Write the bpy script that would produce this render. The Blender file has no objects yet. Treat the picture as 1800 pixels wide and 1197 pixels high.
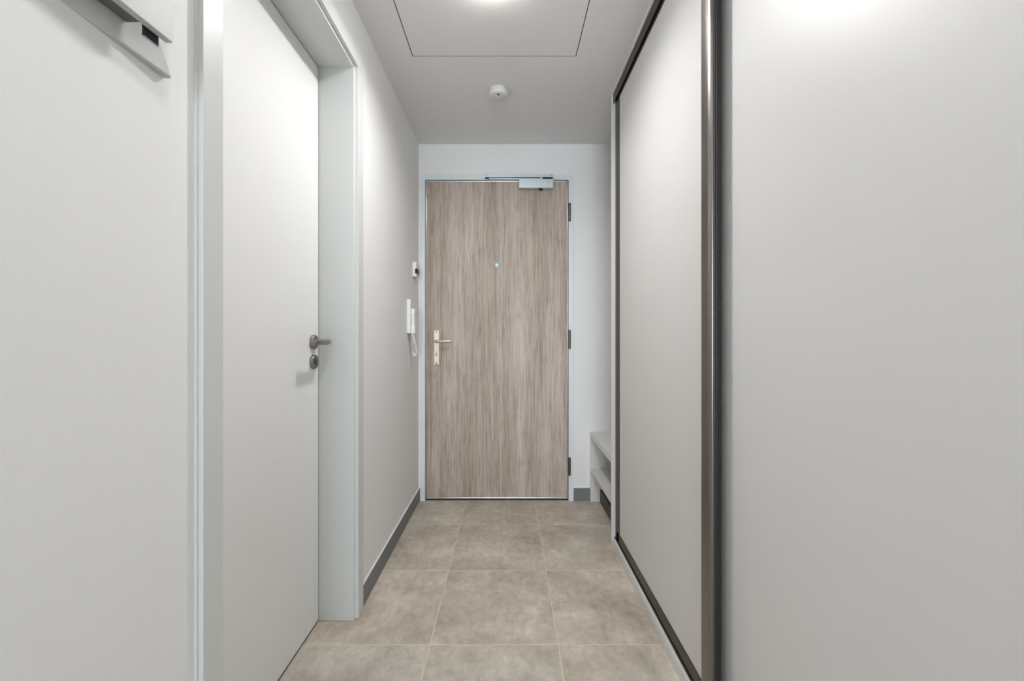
import bpy, bmesh, math, random
from mathutils import Vector, Matrix

scene = bpy.context.scene
COL = scene.collection

# ------------------------------------------------------------------ camera
HC = 1.066                       # eye height
ZC = 2.313                       # hall ceiling height
cam_d = bpy.data.cameras.new('camera')
cam_d.sensor_width = 36.0
cam_d.lens = 36.0 * 720.0 / 1800.0
cam_d.shift_x = (900 - 892) / 1800.0
cam_d.shift_y = (591 - 598.5) / 1800.0
cam_d.clip_start = 0.02
cam = bpy.data.objects.new('camera', cam_d)
COL.objects.link(cam)
cam.location = (0, 0, HC)
cam.rotation_euler = (math.pi / 2, 0, 0)
scene.camera = cam

# ------------------------------------------------------------------ world, daylight, exposure
world = bpy.data.worlds.new('world')
scene.world = world
world.use_nodes = True
bg = world.node_tree.nodes['Background']
bg.inputs['Color'].default_value = (0.80, 0.90, 1.0, 1)
bg.inputs['Strength'].default_value = 2.0

# daylight entering through the window of the room behind the camera
def window_light(name, loc, size_x, size_y, energy, color):
    l = bpy.data.lights.new(name, 'AREA')
    l.shape = 'RECTANGLE'; l.size = size_x; l.size_y = size_y
    l.energy = energy; l.color = color
    o = bpy.data.objects.new(name, l); COL.objects.link(o)
    o.location = loc
    o.rotation_euler = (math.pi / 2, 0, 0)      # faces +Y, into the flat
    return o
window_light('window_daylight', (-0.15, -4.70, 1.32), 1.7, 1.9, 145, (0.84, 0.92, 1.0))
LAMP = 400.0 

scene.view_settings.view_transform = 'Standard'
scene.view_settings.look = 'None'
scene.view_settings.gamma = 1.0
scene.view_settings.use_curve_mapping = False
scene.view_settings.exposure = 0.13

# ------------------------------------------------------------------ materials
def lin(r, g=None, b=None):
    if g is None: g = b = r
    def f(c):
        c /= 255.0
        return c / 12.92 if c <= 0.04045 else ((c + 0.055) / 1.055) ** 2.4
    return (f(r), f(g), f(b), 1.0)

def new_mat(name):
    m = bpy.data.materials.new(name); m.use_nodes = True
    nt = m.node_tree
    return m, nt, nt.nodes['Principled BSDF']

def simple(name, col, rough=0.5, metal=0.0, bump=0.0, bscale=200.0, spec=0.5, vary=0.0, vscale=3.0):
    m, nt, p = new_mat(name)
    p.inputs['Roughness'].default_value = rough
    p.inputs['Metallic'].default_value = metal
    p.inputs['Specular IOR Level'].default_value = spec
    tc = nt.nodes.new('ShaderNodeTexCoord')
    if vary > 0:
        n = nt.nodes.new('ShaderNodeTexNoise'); n.inputs['Scale'].default_value = vscale
        n.inputs['Detail'].default_value = 4
        nt.links.new(tc.outputs['Object'], n.inputs['Vector'])
        r = nt.nodes.new('ShaderNodeValToRGB')
        r.color_ramp.elements[0].position = 0.3; r.color_ramp.elements[1].position = 0.7
        r.color_ramp.elements[0].color = tuple(c * (1 - vary) for c in col[:3]) + (1,)
        r.color_ramp.elements[1].color = tuple(min(1, c * (1 + vary)) for c in col[:3]) + (1,)
        nt.links.new(n.outputs['Fac'], r.inputs['Fac'])
        nt.links.new(r.outputs['Color'], p.inputs['Base Color'])
    else:
        p.inputs['Base Color'].default_value = col
    if bump > 0:
        n2 = nt.nodes.new('ShaderNodeTexNoise'); n2.inputs['Scale'].default_value = bscale
        n2.inputs['Detail'].default_value = 3
        nt.links.new(tc.outputs['Object'], n2.inputs['Vector'])
        b = nt.nodes.new('ShaderNodeBump'); b.inputs['Strength'].default_value = bump
        b.inputs['Distance'].default_value = 0.002
        nt.links.new(n2.outputs['Fac'], b.inputs['Height'])
        nt.links.new(b.outputs['Normal'], p.inputs['Normal'])
    return m

M = {}
M['wall'] = simple('wall_paint', (0.84, 0.84, 0.84, 1), 0.75, bump=0.16, bscale=260, spec=0.3)
M['ceiling'] = simple('ceiling_paint', (0.79, 0.785, 0.775, 1), 0.6, bump=0.08, bscale=150, spec=0.3)
M['hatch'] = simple('hatch_paint', (0.79, 0.785, 0.775, 1), 0.5, spec=0.35)
M['leaf'] = simple('white_door_foil', (0.83, 0.83, 0.825, 1), 0.42, spec=0.4)
M['frame'] = simple('white_frame_foil', (0.66, 0.68, 0.665, 1), 0.38, spec=0.45)
M['steel_frame'] = simple('painted_steel_frame', (0.76, 0.80, 0.81, 1), 0.35)
M['panel'] = simple('wardrobe_panel', (0.685, 0.678, 0.667, 1), 0.42, spec=0.5)
M['carcass'] = simple('wardrobe_board', (0.70, 0.69, 0.68, 1), 0.5)
M['bronze'] = simple('bronze_aluminium', lin(138, 133, 128), 0.30, 1.0)
M['dark_bronze'] = simple('dark_bronze_aluminium', lin(80, 73, 66), 0.40, 0.7)
M['black'] = simple('black_rubber_and_gap_shade', (0.012, 0.012, 0.012, 1), 0.6)  # shared by rubber parts and strips of painted gap shade
M['plinth'] = simple('brown_plinth', lin(74, 64, 56), 0.5)
M['skirt'] = simple('grey_skirting', lin(118, 120, 124), 0.5, vary=0.05, vscale=20)
M['bead'] = simple('white_bead', (0.82, 0.82, 0.81, 1), 0.5)
M['brushed'] = simple('brushed_steel', lin(145, 142, 136), 0.34, 1.0, bump=0.05, bscale=600)
M['chrome'] = simple('chrome_edge', lin(190, 192, 195), 0.22, 1.0)
M['nickel'] = simple('champagne_nickel', lin(214, 205, 184), 0.38, 0.65)
M['silver'] = simple('silver_paint', lin(205, 215, 220), 0.32, 0.55)
M['dark_steel'] = simple('dark_hinge_steel', lin(105, 98, 86), 0.35, 0.9)
M['plastic'] = simple('white_plastic', (0.84, 0.84, 0.84, 1), 0.4)
M['plastic_grey'] = simple('grey_plastic', lin(196, 197, 197), 0.45)
M['detector'] = simple('detector_plastic', (0.70, 0.69, 0.695, 1), 0.5)
M['shaded_plastic'] = simple('shaded_grey_plastic', lin(110, 108, 106), 0.5)
M['charcoal'] = simple('charcoal_rubber', lin(62, 61, 59), 0.5)
M['peep'] = simple('peephole_ring', lin(150, 162, 170), 0.4, 0.3)
M['screen'] = simple('dark_screen', (0.01, 0.01, 0.012, 1), 0.2)
M['dark'] = simple('dark_void', (0.02, 0.02, 0.02, 1), 0.8)
M['grout'] = simple('beige_grout', lin(216, 204, 181), 0.85, vary=0.08, vscale=25)
M['room_floor'] = simple('room_floor_board', lin(176, 160, 138), 0.5, vary=0.08, vscale=4)
M['logo'] = simple('grey_print', lin(165, 172, 176), 0.5)
M['lens'] = simple('peephole_lens', lin(235, 245, 250), 0.15)

def lamp_mat(name, strength):
    m, nt, p = new_mat(name)
    p.inputs['Base Color'].default_value = (0.9, 0.9, 0.9, 1)
    p.inputs['Emission Color'].default_value = (1.0, 0.992, 0.975, 1)
    p.inputs['Emission Strength'].default_value = strength
    return m
M['lamp'] = lamp_mat('lamp_diffuser', LAMP)
M['lamp_dim'] = lamp_mat('dim_lamp_diffuser', LAMP * 0.30)
m, nt, p = new_mat('opal_plastic')          # lamp ring; emission added to brighten the ceiling around it
p.inputs['Base Color'].default_value = (0.85, 0.85, 0.85, 1)
p.inputs['Emission Color'].default_value = (1.0, 0.992, 0.975, 1)
p.inputs['Emission Strength'].default_value = 21.0
M['opal'] = m

def glass_mat():
    m, nt, p = new_mat('window_glass')
    out = nt.nodes['Material Output']
    t = nt.nodes.new('ShaderNodeBsdfTransparent'); g = nt.nodes.new('ShaderNodeBsdfGlossy')
    g.inputs['Roughness'].default_value = 0.02
    mx = nt.nodes.new('ShaderNodeMixShader'); mx.inputs[0].default_value = 0.06
    nt.links.new(t.outputs[0], mx.inputs[1]); nt.links.new(g.outputs[0], mx.inputs[2])
    nt.links.new(mx.outputs[0], out.inputs['Surface'])
    return m
M['glass'] = glass_mat()

def tile_mat():
    m, nt, p = new_mat('concrete_look_tile')
    N = nt.nodes; L = nt.links
    tc = N.new('ShaderNodeTexCoord'); oi = N.new('ShaderNodeObjectInfo')
    mul = N.new('ShaderNodeVectorMath'); mul.operation = 'SCALE'
    comb = N.new('ShaderNodeCombineXYZ')
    for i in range(3): L.new(oi.outputs['Random'], comb.inputs[i])
    L.new(comb.outputs[0], mul.inputs[0]); mul.inputs['Scale'].default_value = 37.0
    add = N.new('ShaderNodeVectorMath'); add.operation = 'ADD'
    L.new(tc.outputs['Object'], add.inputs[0]); L.new(mul.outputs[0], add.inputs[1])
    def noise(scale, det, rough, dist=0.0):
        n = N.new('ShaderNodeTexNoise'); n.inputs['Scale'].default_value = scale
        n.inputs['Detail'].default_value = det; n.inputs['Roughness'].default_value = rough
        n.inputs['Distortion'].default_value = dist
        L.new(add.outputs[0], n.inputs['Vector']); return n
    big = noise(5.0, 6, 0.62, 0.4)
    fine = noise(38.0, 5, 0.7)
    st = N.new('ShaderNodeMapping'); st.inputs['Scale'].default_value = (1, 0.35, 1)
    L.new(add.outputs[0], st.inputs['Vector'])
    streak = N.new('ShaderNodeTexNoise'); streak.inputs['Scale'].default_value = 46
    streak.inputs['Detail'].default_value = 4; streak.inputs['Roughness'].default_value = 0.65
    L.new(st.outputs[0], streak.inputs['Vector'])
    r = N.new('ShaderNodeValToRGB')
    e = r.color_ramp.elements
    e[0].position = 0.28; e[0].color = lin(170, 160, 147)
    e[1].position = 0.72; e[1].color = lin(226, 219, 208)
    x = e.new(0.5); x.color = lin(200, 191, 179)
    L.new(big.outputs['Fac'], r.inputs['Fac'])
    def overlay(src, lo, hi, c0, c1, prev, fac):
        rr = N.new('ShaderNodeValToRGB')
        rr.color_ramp.elements[0].position = lo; rr.color_ramp.elements[1].position = hi
        rr.color_ramp.elements[0].color = c0; rr.color_ramp.elements[1].color = c1
        L.new(src.outputs['Fac'], rr.inputs['Fac'])
        mx = N.new('ShaderNodeMix'); mx.data_type = 'RGBA'; mx.blend_type = 'MULTIPLY'
        mx.inputs['Factor'].default_value = fac
        L.new(prev, mx.inputs['A']); L.new(rr.outputs['Color'], mx.inputs['B'])
        return mx.outputs['Result']
    c = overlay(fine, 0.30, 0.62, (0.72, 0.72, 0.72, 1), (1, 1, 1, 1), r.outputs['Color'], 0.7)
    c = overlay(streak, 0.32, 0.56, (0.74, 0.74, 0.73, 1), (1, 1, 1, 1), c, 0.55)
    hue = N.new('ShaderNodeMix'); hue.data_type = 'RGBA'; hue.blend_type = 'MULTIPLY'
    rv = N.new('ShaderNodeValToRGB')
    rv.color_ramp.elements[0].color = (1.0, 0.965, 0.925, 1); rv.color_ramp.elements[1].color = (0.96, 0.98, 0.98, 1)
    L.new(oi.outputs['Random'], rv.inputs['Fac'])
    hue.inputs['Factor'].default_value = 1.0
    L.new(c, hue.inputs['A']); L.new(rv.outputs['Color'], hue.inputs['B'])
    L.new(hue.outputs['Result'], p.inputs['Base Color'])
    p.inputs['Roughness'].default_value = 0.55
    b = N.new('ShaderNodeBump'); b.inputs['Strength'].default_value = 0.08; b.inputs['Distance'].default_value = 0.001
    L.new(fine.outputs['Fac'], b.inputs['Height']); L.new(b.outputs['Normal'], p.inputs['Normal'])
    return m
M['tile'] = tile_mat()

def wood_mat():
    m, nt, p = new_mat('grey_oak_laminate')
    N = nt.nodes; L = nt.links
    tc = N.new('ShaderNodeTexCoord')
    def noise(sx, sz, scale, det, rough, dist=0.0):
        mp = N.new('ShaderNodeMapping'); mp.inputs['Scale'].default_value = (sx, 1, sz)
        L.new(tc.outputs['Object'], mp.inputs['Vector'])
        n = N.new('ShaderNodeTexNoise'); n.inputs['Scale'].default_value = scale
        n.inputs['Detail'].default_value = det; n.inputs['Roughness'].default_value = rough
        n.inputs['Distortion'].default_value = dist
        L.new(mp.outputs[0], n.inputs['Vector']); return n
    broad = noise(1.0, 0.06, 9.0, 4, 0.55, 0.8)
    grain = noise(1.0, 0.022, 185.0, 6, 0.75, 0.6)
    fibre = noise(1.0, 0.03, 60.0, 5, 0.8, 1.2)
    spots = noise(1.0, 0.45, 14.0, 4, 0.6, 0.6)
    r = N.new('ShaderNodeValToRGB'); e = r.color_ramp.elements
    e[0].position = 0.32; e[0].color = lin(172, 155, 140)
    e[1].position = 0.68; e[1].color = lin(206, 195, 185)
    L.new(broad.outputs['Fac'], r.inputs['Fac'])
    def mult(src, lo, hi, dark, prev, fac):
        rr = N.new('ShaderNodeValToRGB')
        rr.color_ramp.elements[0].position = lo; rr.color_ramp.elements[1].position = hi
        rr.color_ramp.elements[0].color = dark; rr.color_ramp.elements[1].color = (1, 1, 1, 1)
        L.new(src.outputs['Fac'], rr.inputs['Fac'])
        mx = N.new('ShaderNodeMix'); mx.data_type = 'RGBA'; mx.blend_type = 'MULTIPLY'
        mx.inputs['Factor'].default_value = fac
        L.new(prev, mx.inputs['A']); L.new(rr.outputs['Color'], mx.inputs['B'])
        return mx.outputs['Result']
    c = mult(grain, 0.38, 0.53, (0.52, 0.47, 0.43, 1), r.outputs['Color'], 0.85)
    c = mult(fibre, 0.34, 0.58, (0.66, 0.62, 0.59, 1), c, 0.45)
    c = mult(spots, 0.32, 0.50, (0.86, 0.84, 0.82, 1), c, 0.8)
    L.new(c, p.inputs['Base Color'])
    p.inputs['Roughness'].default_value = 0.5
    b = N.new('ShaderNodeBump'); b.inputs['Strength'].default_value = 0.25; b.inputs['Distance'].default_value = 0.0006
    L.new(grain.outputs['Fac'], b.inputs['Height']); L.new(b.outputs['Normal'], p.inputs['Normal'])
    return m
M['wood'] = wood_mat()

# ------------------------------------------------------------------ mesh helpers
WORLD = {}      # world position of each object's origin (parents are never rotated)

def finish(name, bm, origin, mat, parent=None, smooth=False):
    """bm is in world coordinates; origin = world position of the new object's origin."""
    me = bpy.data.meshes.new(name)
    bmesh.ops.translate(bm, verts=bm.verts, vec=-Vector(origin))
    bmesh.ops.recalc_face_normals(bm, faces=bm.faces)
    bm.to_mesh(me); bm.free()
    me.materials.append(mat)
    if smooth:
        for poly in me.polygons: poly.use_smooth = True
    o = bpy.data.objects.new(name, me); COL.objects.link(o)
    o.location = Vector(origin)
    WORLD[o] = Vector(origin)
    if parent is not None:
        o.parent = parent
        o.location = Vector(origin) - WORLD[parent]
    return o

def bm_box(bm, x0, x1, y0, y1, z0, z1):
    vs = [bm.verts.new((x, y, z)) for x in (x0, x1) for y in (y0, y1) for z in (z0, z1)]
    for f in ((0, 1, 3, 2), (4, 6, 7, 5), (0, 4, 5, 1), (2, 3, 7, 6), (0, 2, 6, 4), (1, 5, 7, 3)):
        bm.faces.new([vs[i] for i in f])
    return vs

def box(name, x0, x1, y0, y1, z0, z1, mat, parent=None, bevel=0.0, seg=2):
    bm = bmesh.new()
    bm_box(bm, x0, x1, y0, y1, z0, z1)
    if bevel > 0:
        bmesh.ops.bevel(bm, geom=list(bm.edges), offset=bevel, segments=seg, profile=0.5, affect='EDGES')
    return finish(name, bm, ((x0 + x1) / 2, (y0 + y1) / 2, z0), M[mat], parent)

def boxes(name, lst, mat, parent=None, origin=None):
    bm = bmesh.new()
    for b in lst: bm_box(bm, *b)
    if origin is None:
        origin = ((lst[0][0] + lst[0][1]) / 2, (lst[0][2] + lst[0][3]) / 2, lst[0][4])
    return finish(name, bm, origin, M[mat], parent)

def prism(name, pts, axis, a0, a1, mat, parent=None, bevel=0.0, smooth=False):
    """extrude a 2-D outline along an axis: 'z' pts=(x,y); 'y' pts=(x,z); 'x' pts=(y,z)."""
    def P(u, v, w):
        return {'z': (u, v, w), 'y': (u, w, v), 'x': (w, u, v)}[axis]
    bm = bmesh.new()
    A = [bm.verts.new(P(u, v, a0)) for u, v in pts]
    Bv = [bm.verts.new(P(u, v, a1)) for u, v in pts]
    n = len(pts)
    bm.faces.new(A); bm.faces.new(list(reversed(Bv)))
    for i in range(n):
        bm.faces.new((A[i], A[(i + 1) % n], Bv[(i + 1) % n], Bv[i]))
    if bevel > 0:
        bmesh.ops.bevel(bm, geom=list(bm.edges), offset=bevel, segments=2, profile=0.5, affect='EDGES')
    cu = sum(u for u, v in pts) / n; cv = sum(v for u, v in pts) / n
    return finish(name, bm, P(cu, cv, a0), M[mat], parent, smooth)

def lathe(name, centre, axis, profile, mat, parent=None, seg=40, smooth=True):
    """profile: list of (radius, offset along axis)."""
    bm = bmesh.new(); c = Vector(centre); ax = Vector(axis).normalized()
    u = ax.orthogonal().normalized(); v = ax.cross(u)
    rings = []
    for r, h in profile:
        if r < 1e-6:
            rings.append([bm.verts.new(c + ax * h)])
        else:
            rings.append([bm.verts.new(c + ax * h + (u * math.cos(2 * math.pi * k / seg) + v * math.sin(2 * math.pi * k / seg)) * r) for k in range(seg)])
    for a, b in zip(rings[:-1], rings[1:]):
        for k in range(seg):
            k2 = (k + 1) % seg
            if len(a) == 1: bm.faces.new((a[0], b[k], b[k2]))
            elif len(b) == 1: bm.faces.new((a[k], a[k2], b[0]))
            else: bm.faces.new((a[k], a[k2], b[k2], b[k]))
    if len(rings[0]) > 1: bm.faces.new(rings[0])
    if len(rings[-1]) > 1: bm.faces.new(list(reversed(rings[-1])))
    o = finish(name, bm, centre, M[mat], parent, smooth)
    if smooth:
        for poly in o.data.polygons: poly.use_smooth = len(poly.vertices) <= 4
        mod_angle(o)
    return o

def mod_angle(o, deg=40):
    md = o.data
    bm = bmesh.new(); bm.from_mesh(md)
    for e in bm.edges:
        if len(e.link_faces) == 2 and e.calc_face_angle(0) > math.radians(deg): e.smooth = False
    bm.to_mesh(md); bm.free()

def tube(name, pts, rad, mat, parent=None, seg=14, origin=None, caps=True):
    bm = bmesh.new(); pts = [Vector(q) for q in pts]
    rings = []; ref = None
    for i, q in enumerate(pts):
        t = (pts[min(i + 1, len(pts) - 1)] - pts[max(i - 1, 0)]).normalized()
        if ref is None: ref = t.orthogonal().normalized()
        ref = (ref - t * ref.dot(t)).normalized()
        v = t.cross(ref)
        r = rad[i] if isinstance(rad, (list, tuple)) else rad
        rings.append([bm.verts.new(q + (ref * math.cos(2 * math.pi * k / seg) + v * math.sin(2 * math.pi * k / seg)) * r) for k in range(seg)])
    for a, b in zip(rings[:-1], rings[1:]):
        for k in range(seg):
            k2 = (k + 1) % seg
            bm.faces.new((a[k], a[k2], b[k2], b[k]))
    if caps:
        bm.faces.new(rings[0]); bm.faces.new(list(reversed(rings[-1])))
    o = finish(name, bm, origin or pts[0], M[mat], parent, True)
    mod_angle(o, 50)
    return o

def empty(name, loc):
    o = bpy.data.objects.new(name, None); COL.objects.link(o)
    o.empty_display_size = 0.05
    o.location = loc; WORLD[o] = Vector(loc)
    return o

def tag(o, label, cat=None, group=None, kind=None):
    o['label'] = label
    if cat: o['category'] = cat
    if group: o['group'] = group
    if kind: o['kind'] = kind
    return o

def struct(o, label):
    return tag(o, label, kind='structure')

# ------------------------------------------------------------------ the setting
XL = -0.577          # left wall plane
YF = 2.66            # far wall plane
XR = 1.16            # back of the wardrobe / niche
YB = -4.6            # window wall of the room behind the camera

# floor slab (grout level) with its tiles
floor = struct(box('floor', -0.86, 1.2, -0.385, YF + 0.1, -0.05, -0.0010, 'grout'), 'beige grey tiled hall floor with pale joints')
PX, PY, J = 0.443, 0.4495, 0.0040
xs = [-0.268 + PX * i for i in range(-1, 4)]
ys = [1.416 + PY * j for j in range(-4, 4)]
shared = {}
for ix in range(4):
    for iy in range(7):
        x0, x1 = xs[ix] + J / 2, xs[ix + 1] - J / 2
        y0, y1 = ys[iy] + J / 2, min(ys[iy + 1] - J / 2, YF)
        x1 = min(x1, XR)
        key = (round(x1 - x0, 4), round(y1 - y0, 4))
        if key not in shared:
            t = box('tile', x0, x1, y0, y1, -0.012, 0.0, 'tile', floor, 0.0008, 1)
            shared[key] = t.data
        else:
            t = bpy.data.objects.new('tile', shared[key]); COL.objects.link(t)
            w = Vector(((x0 + x1) / 2, (y0 + y1) / 2, -0.012))
            t.parent = floor; t.location = w - WORLD[floor]; WORLD[t] = w

room_floor = struct(box('floor_room', -2.6, 2.6, YB - 0.2, -0.385, -0.05, 0.0, 'room_floor'), 'floor of the room behind the hall')

# ceiling around the inspection hatch opening
HX0, HX1, HY0, HY1 = -0.424, 0.307, 1.00, 1.827
boxes_c = [(-2.6, 2.6, YB - 0.2, HY0, ZC, ZC + 0.12), (-0.80, 1.2, HY1, YF + 0.1, ZC, ZC + 0.12),
           (-0.80, HX0, HY0, HY1, ZC, ZC + 0.12), (HX1, 1.2, HY0, HY1, ZC, ZC + 0.12)]
ceiling = struct(boxes('ceiling', boxes_c, 'ceiling', origin=(0, 1, ZC)), 'plain white plastered hall ceiling')
box('hatch_shaft', HX0 - 0.01, HX1 + 0.01, HY0 - 0.01, HY1 + 0.01, ZC + 0.121, ZC + 0.135, 'dark', ceiling)

# left wall with the opening for the interior door
DY0, DY1, DZ = 0.822, 1.532, 2.071       # clear opening of door_2
wall_left = struct(boxes('wall_left', [(-0.80, XL, -1.2, DY0 - 0.022, 0, ZC), (-0.80, XL, DY1 + 0.022, YF + 0.1, 0, ZC),
                     (-0.80, XL, DY0 - 0.022, DY1 + 0.022, DZ + 0.022, ZC)], 'wall', origin=(XL, 1, 0)),
       'white plastered left hall wall')
box('dark_room_panel', -0.86, -0.801, 0.6, 1.8, 0, ZC, 'dark', wall_left)  # unseen black sheet standing in for the darkness of the room behind

# far wall with the opening for the entrance door
FX0, FX1, FZ = -0.563, 0.427, 2.111      # outer edge of entrance door frame
wall_far = struct(boxes('wall_far', [(-0.80, FX0, YF, YF + 0.1, 0, ZC), (FX1, XR + 0.06, YF, YF + 0.1, 0, ZC),
                    (FX0, FX1, YF, YF + 0.1, FZ, ZC)], 'wall', origin=(0, YF, 0)), 'white wall around the entrance door')
box('landing_panel', FX0, FX1, YF + 0.08, YF + 0.1, 0, FZ, 'dark', wall_far)

struct(box('wall_right', XR, XR + 0.06, -0.30, YF + 0.1, 0, ZC, 'wall'), 'white wall behind wardrobe and shoe bench')
# the room behind the camera
struct(box('wall_room_left', -2.66, -2.6, YB - 0.2, -1.2, 0, ZC, 'wall'), 'left wall of the room behind the hall')
struct(box('wall_room_right', 2.6, 2.66, YB - 0.2, -0.30, 0, ZC, 'wall'), 'right wall of the room behind the hall')
struct(box('wall_room_return_left', -2.66, XL, -1.2, -1.14, 0, ZC, 'wall'), 'return wall left of the hall mouth')
struct(box('wall_room_return_right', XR, 2.66, -0.30, -0.24, 0, ZC, 'wall'), 'return wall right of the hall mouth')
WX0, WX1, WZ0, WZ1 = -1.05, 0.75, 0.35, 2.28
struct(boxes('wall_back', [(-2.66, WX0, YB - 0.2, YB, 0, ZC), (WX1, 2.66, YB - 0.2, YB, 0, ZC),
                    (WX0, WX1, YB - 0.2, YB, 0, WZ0), (WX0, WX1, YB - 0.2, YB, WZ1, ZC)], 'wall', origin=(0, YB, 0)),
       'window wall of the room behind the hall')
win = struct(empty('window_1', ((WX0 + WX1) / 2, YB - 0.05, WZ0)), 'white framed window of the room behind the hall')
boxes('window_frame', [(WX0, WX0 + 0.06, YB - 0.08, YB - 0.02, WZ0, WZ1), (WX1 - 0.06, WX1, YB - 0.08, YB - 0.02, WZ0, WZ1),
                       (WX0 + 0.06, WX1 - 0.06, YB - 0.08, YB - 0.02, WZ0, WZ0 + 0.06), (WX0 + 0.06, WX1 - 0.06, YB - 0.08, YB - 0.02, WZ1 - 0.06, WZ1),
                       (-0.19, -0.11, YB - 0.08, YB - 0.02, WZ0 + 0.06, WZ1 - 0.06)], 'frame', win)

for px0, px1 in ((WX0 + 0.06, -0.19), (-0.11, WX1 - 0.06)):
    box('pane', px0, px1, YB - 0.052, YB - 0.048, WZ0 + 0.06, WZ1 - 0.06, 'glass', win)

# skirting
b = struct(box('baseboard_left', XL, XL + 0.009, 1.600, YF, 0, 0.080, 'skirt', None, 0.0008, 1), 'dark grey tiled skirting along the left wall')
box('top_bead', XL, XL + 0.007, 1.600, YF, 0.080, 0.084, 'bead', b)  # thin white strip along the skirting top
b = struct(box('baseboard_far', FX1 + 0.003, 0.533, YF - 0.009, YF, 0, 0.083, 'skirt', None, 0.0008, 1), 'short dark grey skirting right of the entrance door')
box('top_bead', FX1 + 0.003, 0.533, YF - 0.007, YF, 0.083, 0.087, 'bead', b)

# ------------------------------------------------------------------ entrance door (door_1)
d1 = struct(empty('door_1', (-0.068, YF, 0)), 'grey oak entrance door with lever handle and peephole')
LX0, LX1, LZ0, LZ1 = -0.532, 0.395, 0.0095, 2.078
leaf = box('door_leaf', LX0 + 0.008, LX1 - 0.008, YF, YF + 0.05, LZ0 + 0.012, LZ1 - 0.009, 'wood', d1)
# rounded bright metal edging on all four sides
def edging(name, x0, x1, z0, z1):
    return box(name, x0, x1, YF - 0.003, YF + 0.05, z0, z1, 'chrome', leaf, 0.0028, 3)
edging('metal_edge', LX0, LX0 + 0.008, LZ0, LZ1)
edging('metal_edge', LX1 - 0.008, LX1, LZ0, LZ1)
edging('metal_edge', LX0 + 0.008, LX1 - 0.008, LZ1 - 0.009, LZ1)
edging('metal_edge', LX0 + 0.008, LX1 - 0.008, LZ0, LZ0 + 0.012)
fr = boxes('door_frame', [(FX0, LX0 - 0.0015, YF - 0.008, YF + 0.07, 0, FZ), (LX1 + 0.0015, FX1, YF - 0.008, YF + 0.07, 0, FZ),
                          (LX0 - 0.0015, LX1 + 0.0015, YF - 0.008, YF + 0.07, LZ1 + 0.0015, FZ)], 'steel_frame', d1)
box('threshold_seal', LX0, LX1, YF + 0.004, YF + 0.06, 0.0, 0.004, 'black', d1)
for z0, z1 in ((1.809, 1.927), (0.985, 1.107), (0.165, 0.283)):
    h = lathe('hinge', (0.4015, YF - 0.012, z0), (0, 0, 1), [(0.0, 0), (0.006, 0.0), (0.0078, 0.002), (0.0078, (z1 - z0) * 0.33), (0.0070, (z1 - z0) * 0.335),
              (0.0078, (z1 - z0) * 0.34), (0.0078, z1 - z0 - 0.002), (0.006, z1 - z0), (0, z1 - z0)], 'dark_steel', d1, 20)
    box('hinge_plate', 0.394, 0.402, YF - 0.0095, YF - 0.004, z0 + 0.004, z1 - 0.004, 'dark_steel', h)
pl = box('handle_plate', -0.478, -0.4415, YF - 0.008, YF, 0.881, 1.1066, 'nickel', d1, 0.003, 2)
zl = 1.033
tube('lever', [(-0.4600, YF - 0.008, zl), (-0.4600, YF - 0.036, zl), (-0.4585, YF - 0.043, zl), (-0.453, YF - 0.0475, zl), (-0.445, YF - 0.049, zl),
               (-0.41, YF - 0.049, zl + 0.001), (-0.385, YF - 0.049, zl + 0.002), (-0.3635, YF - 0.047, zl + 0.003)],
     [0.010, 0.010, 0.0098, 0.0096, 0.0094, 0.0095, 0.0100, 0.0108], 'nickel', pl, 18)
for z in (1.094, 0.893):
    lathe('screw', (-0.4598, YF - 0.0078, z), (0, -1, 0), [(0.0045, 0), (0.0045, 0.0008), (0.0030, 0.0016), (0, 0.0016)], 'dark_steel', pl, 16)
lathe('lock_cylinder', (-0.4600, YF - 0.0075, 0.961), (0, -1, 0), [(0.0085, 0), (0.0085, 0.003), (0.0075, 0.004), (0, 0.004)], 'nickel', pl, 20)
boxes('keyhole', [(-0.4612, -0.4588, YF - 0.0122, YF - 0.0105, 0.955, 0.967), (-0.4635, -0.4565, YF - 0.0095, YF - 0.0078, 0.938, 0.953)], 'dark_steel', pl)
pe = lathe('peephole', (-0.068, YF, 1.528), (0, -1, 0), [(0.0, 0), (0.0215, 0), (0.0215, 0.003), (0.019, 0.006), (0.012, 0.0065), (0.0105, 0.004), (0, 0.004)], 'peep', d1, 32)
lathe('peephole_lens', (-0.068, YF - 0.004, 1.528), (0, -1, 0), [(0.0095, 0), (0.0085, 0.002), (0.005, 0.0035), (0, 0.004)], 'lens', pe, 24)

# door closer above the entrance door
dc = tag(empty('door_closer', (0.18, YF, 2.015)), 'silver hydraulic door closer with slide rail above the oak entrance door', 'door closer')
cb = box('closer_body', 0.0727, 0.2945, YF - 0.042, YF - 0.0005, 2.015, 2.073, 'silver', dc, 0.003, 2)
lathe('adjusting_knob', (0.214, YF - 0.022, 2.016), (0, 0, -1), [(0.015, 0), (0.015, 0.004), (0.012, 0.008), (0, 0.009)], 'black', dc, 24)
for i in range(4):
    box('printed_mark', 0.250 + i * 0.0062, 0.2545 + i * 0.0062, YF - 0.0425, YF - 0.0418, 2.050, 2.0555, 'logo', cb)
gr = boxes('guide_rail', [(-0.146, 0.293, YF - 0.030, YF - 0.008, 2.093, 2.109), (-0.146, 0.293, YF - 0.030, YF - 0.026, 2.088, 2.093),
                          (-0.146, 0.293, YF - 0.013, YF - 0.008, 2.088, 2.093)], 'silver', dc)
for x in (-0.137, 0.284):
    lathe('rail_screw', (x, YF - 0.0298, 2.100), (0, -1, 0), [(0.003, 0), (0.003, 0.001), (0, 0.0012)], 'dark_steel', gr, 12)
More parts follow.
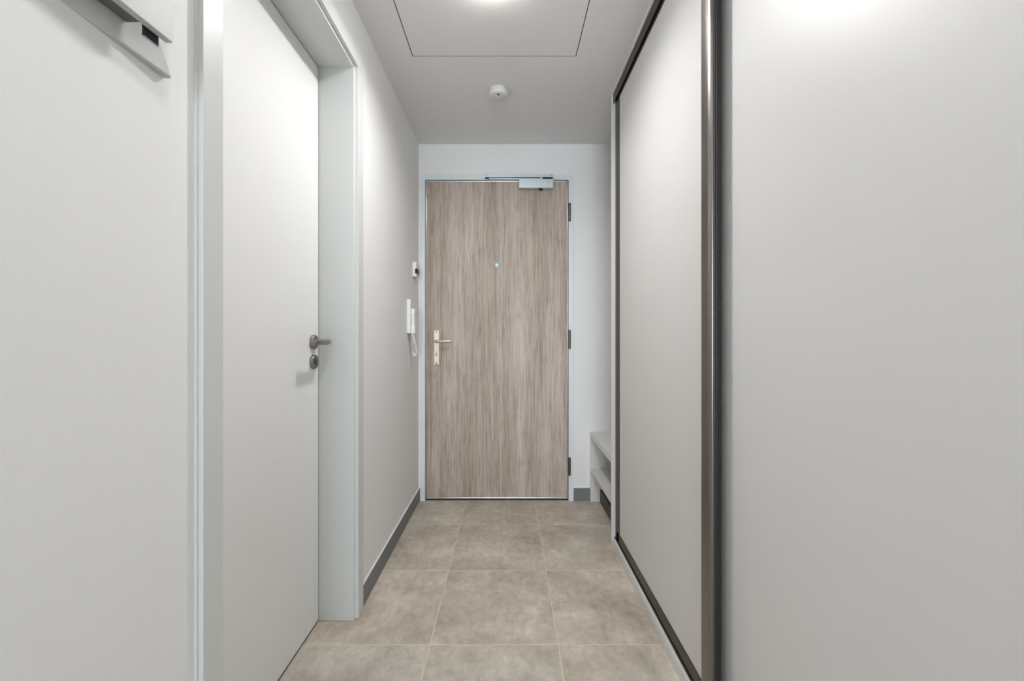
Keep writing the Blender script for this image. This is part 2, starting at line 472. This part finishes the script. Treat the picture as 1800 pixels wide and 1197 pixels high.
boxes('rail_shade', [(-0.145, 0.292, YF - 0.028, YF - 0.0085, 2.0845, 2.0879)], 'dark', gr)  # dark strip paints the shade on the rail's underside
prism('closer_arm', [(-0.118, 2.0795), (-0.118, 2.0845), (0.226, 2.0815), (0.226, 2.0755)], 'y', YF - 0.027, YF - 0.012, 'silver', dc)
lathe('arm_pivot', (0.216, YF - 0.022, 2.0725), (0, 0, 1), [(0.011, 0), (0.011, 0.013), (0.008, 0.016), (0, 0.016)], 'silver', dc, 20)

# ------------------------------------------------------------------ interior door on the left (door_2)
d2 = struct(empty('door_2', (-0.706, (DY0 + DY1) / 2, 0)), 'white interior door set deep in the left wall')
leaf2 = box('door_leaf', -0.748, -0.706, DY0 - 0.004, DY1 - 0.004, 0.0075, DZ - 0.004, 'leaf', d2, 0.0010, 1)
box('leaf_gap_shade', -0.745, -0.7075, DY0 + 0.001, DY1 - 0.005, 0.0008, 0.0075, 'black', leaf2)  # black strip paints the darkness of the gap under the leaf
XT = -0.562        # face of the casing
XW = -0.575        # end of the lining
def casing(name, pts):      # pts in (x, y), extruded in z
    return prism(name, pts, 'z', 0.0015, DZ, 'frame', d2)
# far jamb: lining plus stepped casing
casing('jamb', [(-0.798, DY1), (XW, DY1), (XW, DY1 + 0.012), (XW, DY1 + 0.0215), (-0.798, DY1 + 0.0215)])
casing('jamb', [(-0.798, DY0), (XW, DY0), (XW, DY0 - 0.0215), (-0.798, DY0 - 0.0215)])
lt = prism('head_lining', [(-0.798, DZ), (XW, DZ), (XW, DZ + 0.0215), (-0.798, DZ + 0.0215)], 'y', DY0 - 0.0215, DY1 + 0.0215, 'frame', d2)
CO = 0.054         # casing width
def strip(name, x0, x1, y0, y1, z0, z1, bev=0.0012):
    return box(name, x0, x1, y0, y1, z0, z1, 'frame', d2, bev, 2)
strip('casing', XL, XT, DY1 + 0.012, DY1 + 0.012 + CO, 0.0015, DZ + 0.012)
strip('casing', XL, XT, DY0 - 0.0115 - CO, DY0 - 0.0115, 0.0015, DZ + 0.012)
strip('casing', XL, XT, DY0 - 0.0115 - CO, DY1 + 0.012 + CO, DZ + 0.012, DZ + 0.012 + CO)
strip('casing_back', XL, XL + 0.006, DY0 - 0.0115 - CO - 0.003, DY0 - 0.0115 - CO, 0.0015, DZ + 0.012 + CO, 0.0004)
# stop rebate behind the leaf (dark joint)
box('rebate', -0.797, -0.752, DY1 - 0.012, DY1, 0.0015, DZ, 'frame', d2)
YH = 1.486; ZH = 1.045; ZK = 0.973
ro = lathe('handle_rose', (-0.706, YH, ZH), (1, 0, 0), [(0.0, 0), (0.026, 0), (0.026, 0.008), (0.0245, 0.010), (0, 0.010)], 'brushed', leaf2, 40)
tube('lever', [(-0.697, YH, ZH), (-0.668, YH, ZH), (-0.6580, YH - 0.001, ZH), (-0.6515, YH - 0.004, ZH), (-0.6475, YH - 0.010, ZH), (-0.646, YH - 0.018, ZH),
               (-0.646, YH - 0.06, ZH), (-0.646, YH - 0.112, ZH), (-0.646, YH - 0.116, ZH)],
     [0.0095] * 7 + [0.0095, 0.0075], 'brushed', ro, 24)
kr = lathe('lock_rose', (-0.706, YH, ZK), (1, 0, 0), [(0.0, 0), (0.026, 0), (0.026, 0.008), (0.0245, 0.010), (0.011, 0.010), (0.010, 0.006), (0, 0.006)], 'brushed', leaf2, 40)
lathe('lock_turn', (-0.700, YH, ZK), (1, 0, 0), [(0.0085, 0), (0.0085, 0.004), (0.0075, 0.005), (0, 0.005)], 'dark_steel', kr, 24)
box('thumb_turn', -0.696, -0.690, YH - 0.002, YH + 0.002, ZK - 0.008, ZK + 0.008, 'brushed', kr, 0.0008, 1)

# ------------------------------------------------------------------ ceiling: hatch, lamp, smoke detector
G = 0.0034
ha = tag(box('inspection_hatch', HX0 + G, HX1 - G, HY0 + G, HY1 - G, ZC, ZC + 0.018, 'hatch', None, 0.0006, 1),
         'flush white rectangular inspection panel in the ceiling with thin dark joint', 'ceiling hatch')
def ceiling_lamp(x, y, label, light='lamp'):
    lp = tag(empty('ceiling_lamp', (x, y, ZC)), label, 'ceiling lamp')
    lathe('lamp_housing', (x, y, ZC - 0.0002), (0, 0, -1), [(0.0, 0), (0.060, 0), (0.060, 0.037), (0.0585, 0.038), (0.057, 0.037), (0.057, 0.016), (0, 0.016)], 'opal', lp, 40)
    lathe('lamp_diffuser', (x, y, ZC - 0.0165), (0, 0, -1), [(0.0, 0), (0.0565, 0), (0.0565, 0.001), (0, 0.002)], light, lp, 32)
    return lp
ceiling_lamp(-0.056, 1.405, 'small round glowing lamp mounted on the ceiling inspection panel')
ceiling_lamp(-0.056, 0.20, 'small round ceiling lamp above the viewpoint, out of view', 'lamp_dim')

bx = [(HX0 + 0.0002, HX0 + 0.0012, HY0, HY1, ZC + 0.0012, ZC + 0.05), (HX1 - 0.0012, HX1 - 0.0002, HY0, HY1, ZC + 0.0012, ZC + 0.05),
      (HX0 + 0.0012, HX1 - 0.0012, HY0 + 0.0002, HY0 + 0.0012, ZC + 0.0012, ZC + 0.05), (HX0 + 0.0012, HX1 - 0.0012, HY1 - 0.0012, HY1 - 0.0002, ZC + 0.0012, ZC + 0.05)]
boxes('joint_shade', bx, 'dark', ha)  # black lining puts the shade of the joint into the colour
XS, YS = -0.046, 2.075
sd = tag(empty('smoke_detector', (XS, YS, ZC)), 'round white smoke detector on the ceiling before the entrance door', 'smoke detector')
lathe('detector_body', (XS, YS, ZC - 0.0002), (0, 0, -1), [(0.0, 0), (0.046, 0), (0.046, 0.006), (0.049, 0.007), (0.049, 0.026), (0.046, 0.034), (0.040, 0.037), (0, 0.038)], 'detector', sd, 48)
box('indicator', XS - 0.005, XS + 0.005, YS - 0.033, YS - 0.021, ZC - 0.0395, ZC - 0.0368, 'dark', sd, 0.001, 1)
box('test_button', XS - 0.011, XS + 0.011, YS - 0.016, YS + 0.018, ZC - 0.041, ZC - 0.0375, 'detector', sd, 0.001, 1)

# ------------------------------------------------------------------ left wall: thermostat, intercom, wall unit
YT = 2.485
th = tag(empty('thermostat', (XL, YT, 1.43)), 'small white room thermostat with dark display on left wall above the intercom', 'thermostat')
box('thermostat_body', XL + 0.0003, XL + 0.024, YT, YT + 0.075, 1.428, 1.518, 'plastic', th, 0.003, 2)
box('display', XL + 0.0165, XL + 0.0300, YT - 0.0012, YT + 0.060, 1.447, 1.476, 'screen', th, 0.0004, 1)
box('base_plate', XL + 0.0002, XL + 0.005, YT - 0.002, YT + 0.077, 1.424, 1.427, 'plastic_grey', th)

YI = 2.345
ic = tag(empty('intercom_phone', (XL, YI, 1.08)), 'white intercom handset with coiled cord on the left wall beside the entrance door', 'intercom')
ib = box('base', XL + 0.0003, XL + 0.022, YI, YI + 0.085, 1.083, 1.278, 'plastic', ic, 0.003, 2)
prism('handset', [(XL + 0.0235, 1.083), (XL + 0.046, 1.083), (XL + 0.046, 1.120), (XL + 0.041, 1.135), (XL + 0.041, 1.188), (XL + 0.046, 1.203), (XL + 0.046, 1.224), (XL + 0.0235, 1.224),
                  (XL + 0.0235, 1.200), (XL + 0.028, 1.190), (XL + 0.028, 1.135), (XL + 0.0235, 1.122)], 'y', YI + 0.004, YI + 0.046, 'plastic', ic, 0.0012)
box('handset_rest', XL + 0.0215, XL + 0.028, YI + 0.012, YI + 0.038, 1.125, 1.196, 'plastic_grey', ic)
# coiled cord: a helix around a hanging curve
ctrl = [(XL + 0.030, YI + 0.016, 1.082), (XL + 0.034, YI + 0.022, 1.050), (XL + 0.040, YI + 0.048, 1.000), (XL + 0.038, YI + 0.070, 0.965),
        (XL + 0.026, YI + 0.070, 0.955), (XL + 0.020, YI + 0.064, 0.985), (XL + 0.016, YI + 0.062, 1.030), (XL + 0.014, YI + 0.060, 1.083)]
def catmull(P, n):
    P = [Vector(q) for q in P]; P = [2 * P[0] - P[1]] + P + [2 * P[-1] - P[-2]]; out = []
    for i in range(1, len(P) - 2):
        for k in range(n):
            t = k / n
            out.append(0.5 * ((2 * P[i]) + (P[i + 1] - P[i - 1]) * t + (2 * P[i - 1] - 5 * P[i] + 4 * P[i + 1] - P[i + 2]) * t * t + (3 * P[i] - P[i - 1] - 3 * P[i + 1] + P[i + 2]) * t ** 3))
    out.append(P[-2]); return out
path = catmull(ctrl, 56); hel = []; ref = Vector((1, 0, 0))
for i, q in enumerate(path):
    t = (path[min(i + 1, len(path) - 1)] - path[max(i - 1, 0)]).normalized()
    ref = (ref - t * ref.dot(t)).normalized(); v = t.cross(ref); a = i * 2 * math.pi / 9
    hel.append(q + (ref * math.cos(a) + v * math.sin(a)) * 0.0068)
tube('coiled_cord', hel, 0.0024, 'plastic', ic, 6)

# wall-mounted box at the upper left: back plate, body, stand-off front panel
TAN = math.tan(math.radians(4.2))
def wu(px, py, depth):          # a point in the place seen at a measured image position and depth
    return (px - 892) / 720 * depth, depth, HC + (591 - py) / 720 * depth
wbx = tag(empty('wall_unit', (XL, 0.50, 1.497)), 'white wall-mounted box with stand-off front panel at the upper left', 'wall unit')
def skew_box(name, l0, l1, y0, y1, z0, z1, mat, parent, cut=0.0, bev=0.001, yref=0.687):
    """box whose long side swings 4.2 degrees out from the wall; l0/l1 = distance from the hall axis at yref; cut slants its far end."""
    bm = bmesh.new(); V = []
    for l in (l0, l1):
        for y, far in ((y0, 0), (y1, 1)):
            for z, top in ((z0, 0), (z1, 1)):
                yy = y - cut * far * top
                V.append(bm.verts.new((-(l + (yref - yy) * TAN), yy, z)))
    for f in ((0, 1, 3, 2), (4, 6, 7, 5), (0, 4, 5, 1), (2, 3, 7, 6), (0, 2, 6, 4), (1, 5, 7, 3)):
        bm.faces.new([V[i] for i in f])
    if bev: bmesh.ops.bevel(bm, geom=list(bm.edges), offset=bev, segments=2, profile=0.5, affect='EDGES')
    return finish(name, bm, (-l0, (y0 + y1) / 2, z0), M[mat], parent)
skew_box('back_plate', 0.564, 0.5765, 0.40, 0.6895, 1.4989, 1.80, 'plastic_grey', wbx, 0.14, 0.0025)
skew_box('front_panel', 0.5273, 0.539, 0.38, 0.650, 1.531, 1.80, 'plastic_grey', wbx, 0.0, 0.0008)
skew_box('body', 0.5393, 0.5635, 0.38, 0.6125, 1.535, 1.79, 'shaded_plastic', wbx, 0.0, 0.001)  # dark grey paints in the shade of the unlit underside
tb = skew_box('latch', 0.5415, 0.5440, 0.6153, 0.640, 1.5190, 1.545, 'dark', wbx, 0.0, 0.0004)
skew_box('latch_rim', 0.5410, 0.5445, 0.6150, 0.6405, 1.5180, 1.5189, 'chrome', tb, 0.0, 0.0002)

# ------------------------------------------------------------------ sliding wardrobe on the right
wd = tag(empty('sliding_wardrobe', (0.57, 1.0, 0)), 'built-in wardrobe with pale grey sliding doors in dark bronze frames', 'wardrobe')
YW0, YW1 = -0.28, 2.115                  # near and far ends
XD = 0.553                               # front door panel plane
XB = 0.575                               # rear door panel plane
box('side_panel', 0.534, XR, YW1 - 0.018, YW1, 0, ZC - 0.0005, 'carcass', wd, 0.0006, 1)
box('side_panel', 0.534, XR, YW0, YW0 + 0.018, 0, ZC - 0.0005, 'carcass', wd, 0.0006, 1)
box('floor_board', 0.536, XR, YW0 + 0.018, YW1 - 0.018, 0.0015, 0.037, 'carcass', wd, 0.0008, 1)
box('back_board', XR - 0.012, XR - 0.001, YW0 + 0.018, YW1 - 0.018, 0.037, ZC - 0.02, 'carcass', wd)
box('top_filler', 0.536, XR, YW0 + 0.018, YW1 - 0.018, ZC - 0.0125, ZC - 0.0005, 'carcass', wd)
# upper track: fascia + channel
yt0, yt1 = YW0 + 0.018, YW1 - 0.0185
boxes('top_track', [(0.541, 0.544, yt0, yt1, ZC - 0.056, ZC - 0.0128), (0.544, 0.603, yt0, yt1, ZC - 0.018, ZC - 0.0128),
                    (0.5665, 0.5685, yt0, yt1, ZC - 0.034, ZC - 0.018), (0.600, 0.603, yt0, yt1, ZC - 0.056, ZC - 0.018)], 'dark_bronze', wd)
boxes('bottom_track', [(0.546, 0.603, yt0, yt1, 0.037, 0.039), (0.546, 0.5475, yt0, yt1, 0.039, 0.0425),
                       (0.5665, 0.5685, yt0, yt1, 0.039, 0.041), (0.6015, 0.603, yt0, yt1, 0.039, 0.0425)], 'dark_bronze', wd)

def sliding_door(xp, y0, y1, label):
    zb, zt = 0.043, ZC - 0.036
    pnl = box('sliding_door', xp, xp + 0.008, y0 + 0.03, y1 - 0.012, zb + 0.03, zt - 0.01, 'panel', wd)
    pnl['label'] = label
    box('bottom_rail', xp - 0.003, xp + 0.010, y0 + 0.045, y1 - 0.02, zb, zb + 0.045, 'dark_bronze', pnl, 0.001, 1)
    box('top_rail', xp - 0.003, xp + 0.010, y0 + 0.045, y1 - 0.02, zt - 0.032, zt, 'dark_bronze', pnl, 0.001, 1)
    return pnl, zb, zt

# front (far) door
Y0F, Y1F = 1.068, 2.085
pf, zb, zt = sliding_door(XD, Y0F, Y1F, 'pale grey far sliding door panel')
# near stile: bulging handle profile, open groove on the near side
prof = [(0.562, 1.118), (0.540, 1.1195), (0.532, 1.1195), (0.5285, 1.117), (0.5275, 1.110), (0.5275, 1.092), (0.5285, 1.080), (0.531, 1.073), (0.535, 1.0700),
        (0.5365, 1.0695), (0.5365, 1.076), (0.5445, 1.076), (0.5457, 1.0697), (0.5467, 1.0697), (0.5475, 1.086), (0.562, 1.086)]
prism('handle_stile', prof, 'z', zb, zt, 'bronze', pf)
prism('seal_strip', [(0.5367, 1.0715), (0.5443, 1.0715), (0.5443, 1.0758), (0.5367, 1.0758)], 'z', zb, zt, 'charcoal', pf)
prism('stile_gap_shade', [(0.5477, 1.0705), (0.5590, 1.0715), (0.5615, 1.0760), (0.5615, 1.0855), (0.5478, 1.0855)], 'z', zb, zt, 'black', pf)  # black filler paints the dark gap beside the stile
prism('handle_stile', [(0.562, 2.016), (0.5535, 2.016), (0.551, 2.019), (0.550, 2.024), (0.550, 2.085), (0.562, 2.085)], 'z', zb, zt, 'dark_bronze', pf)
# rear (near) door
Y0B, Y1B = 0.10 - 0.36, 1.145
pb, zb, zt = sliding_door(XB, Y0B, Y1B, 'pale grey near sliding door panel')
prism('handle_stile', [(0.586, 1.150), (0.572, 1.150), (0.571, 1.147), (0.571, 1.112), (0.572, 1.108), (0.575, 1.106), (0.586, 1.106)], 'z', zb, zt, 'bronze', pb)
prism('handle_stile', [(0.586, Y0B), (0.572, Y0B), (0.571, Y0B + 0.004), (0.571, Y0B + 0.038), (0.574, Y0B + 0.042), (0.586, Y0B + 0.042)], 'z', zb, zt, 'bronze', pb)

# ------------------------------------------------------------------ shoe bench in the niche
sb = tag(empty('shoe_bench', (0.8, 2.4, 0)), 'pale grey built-in shoe bench between wardrobe and entrance wall', 'bench')
YB0, YB1 = YW1 + 0.001, YF - 0.0005
box('end_panel', 0.535, XR - 0.001, YB1 - 0.022, YB1, 0, 0.411, 'carcass', sb, 0.0006, 1)
box('seat', 0.535, XR - 0.001, YB0, YB1, 0.4115, 0.447, 'carcass', sb, 0.0008, 1)
box('shelf', 0.537, XR - 0.001, YB0, YB1 - 0.0225, 0.197, 0.215, 'carcass', sb, 0.0006, 1)
box('plinth', 0.596, 0.612, YB0, YB1 - 0.0225, 0.0, 0.080, 'plinth', sb)
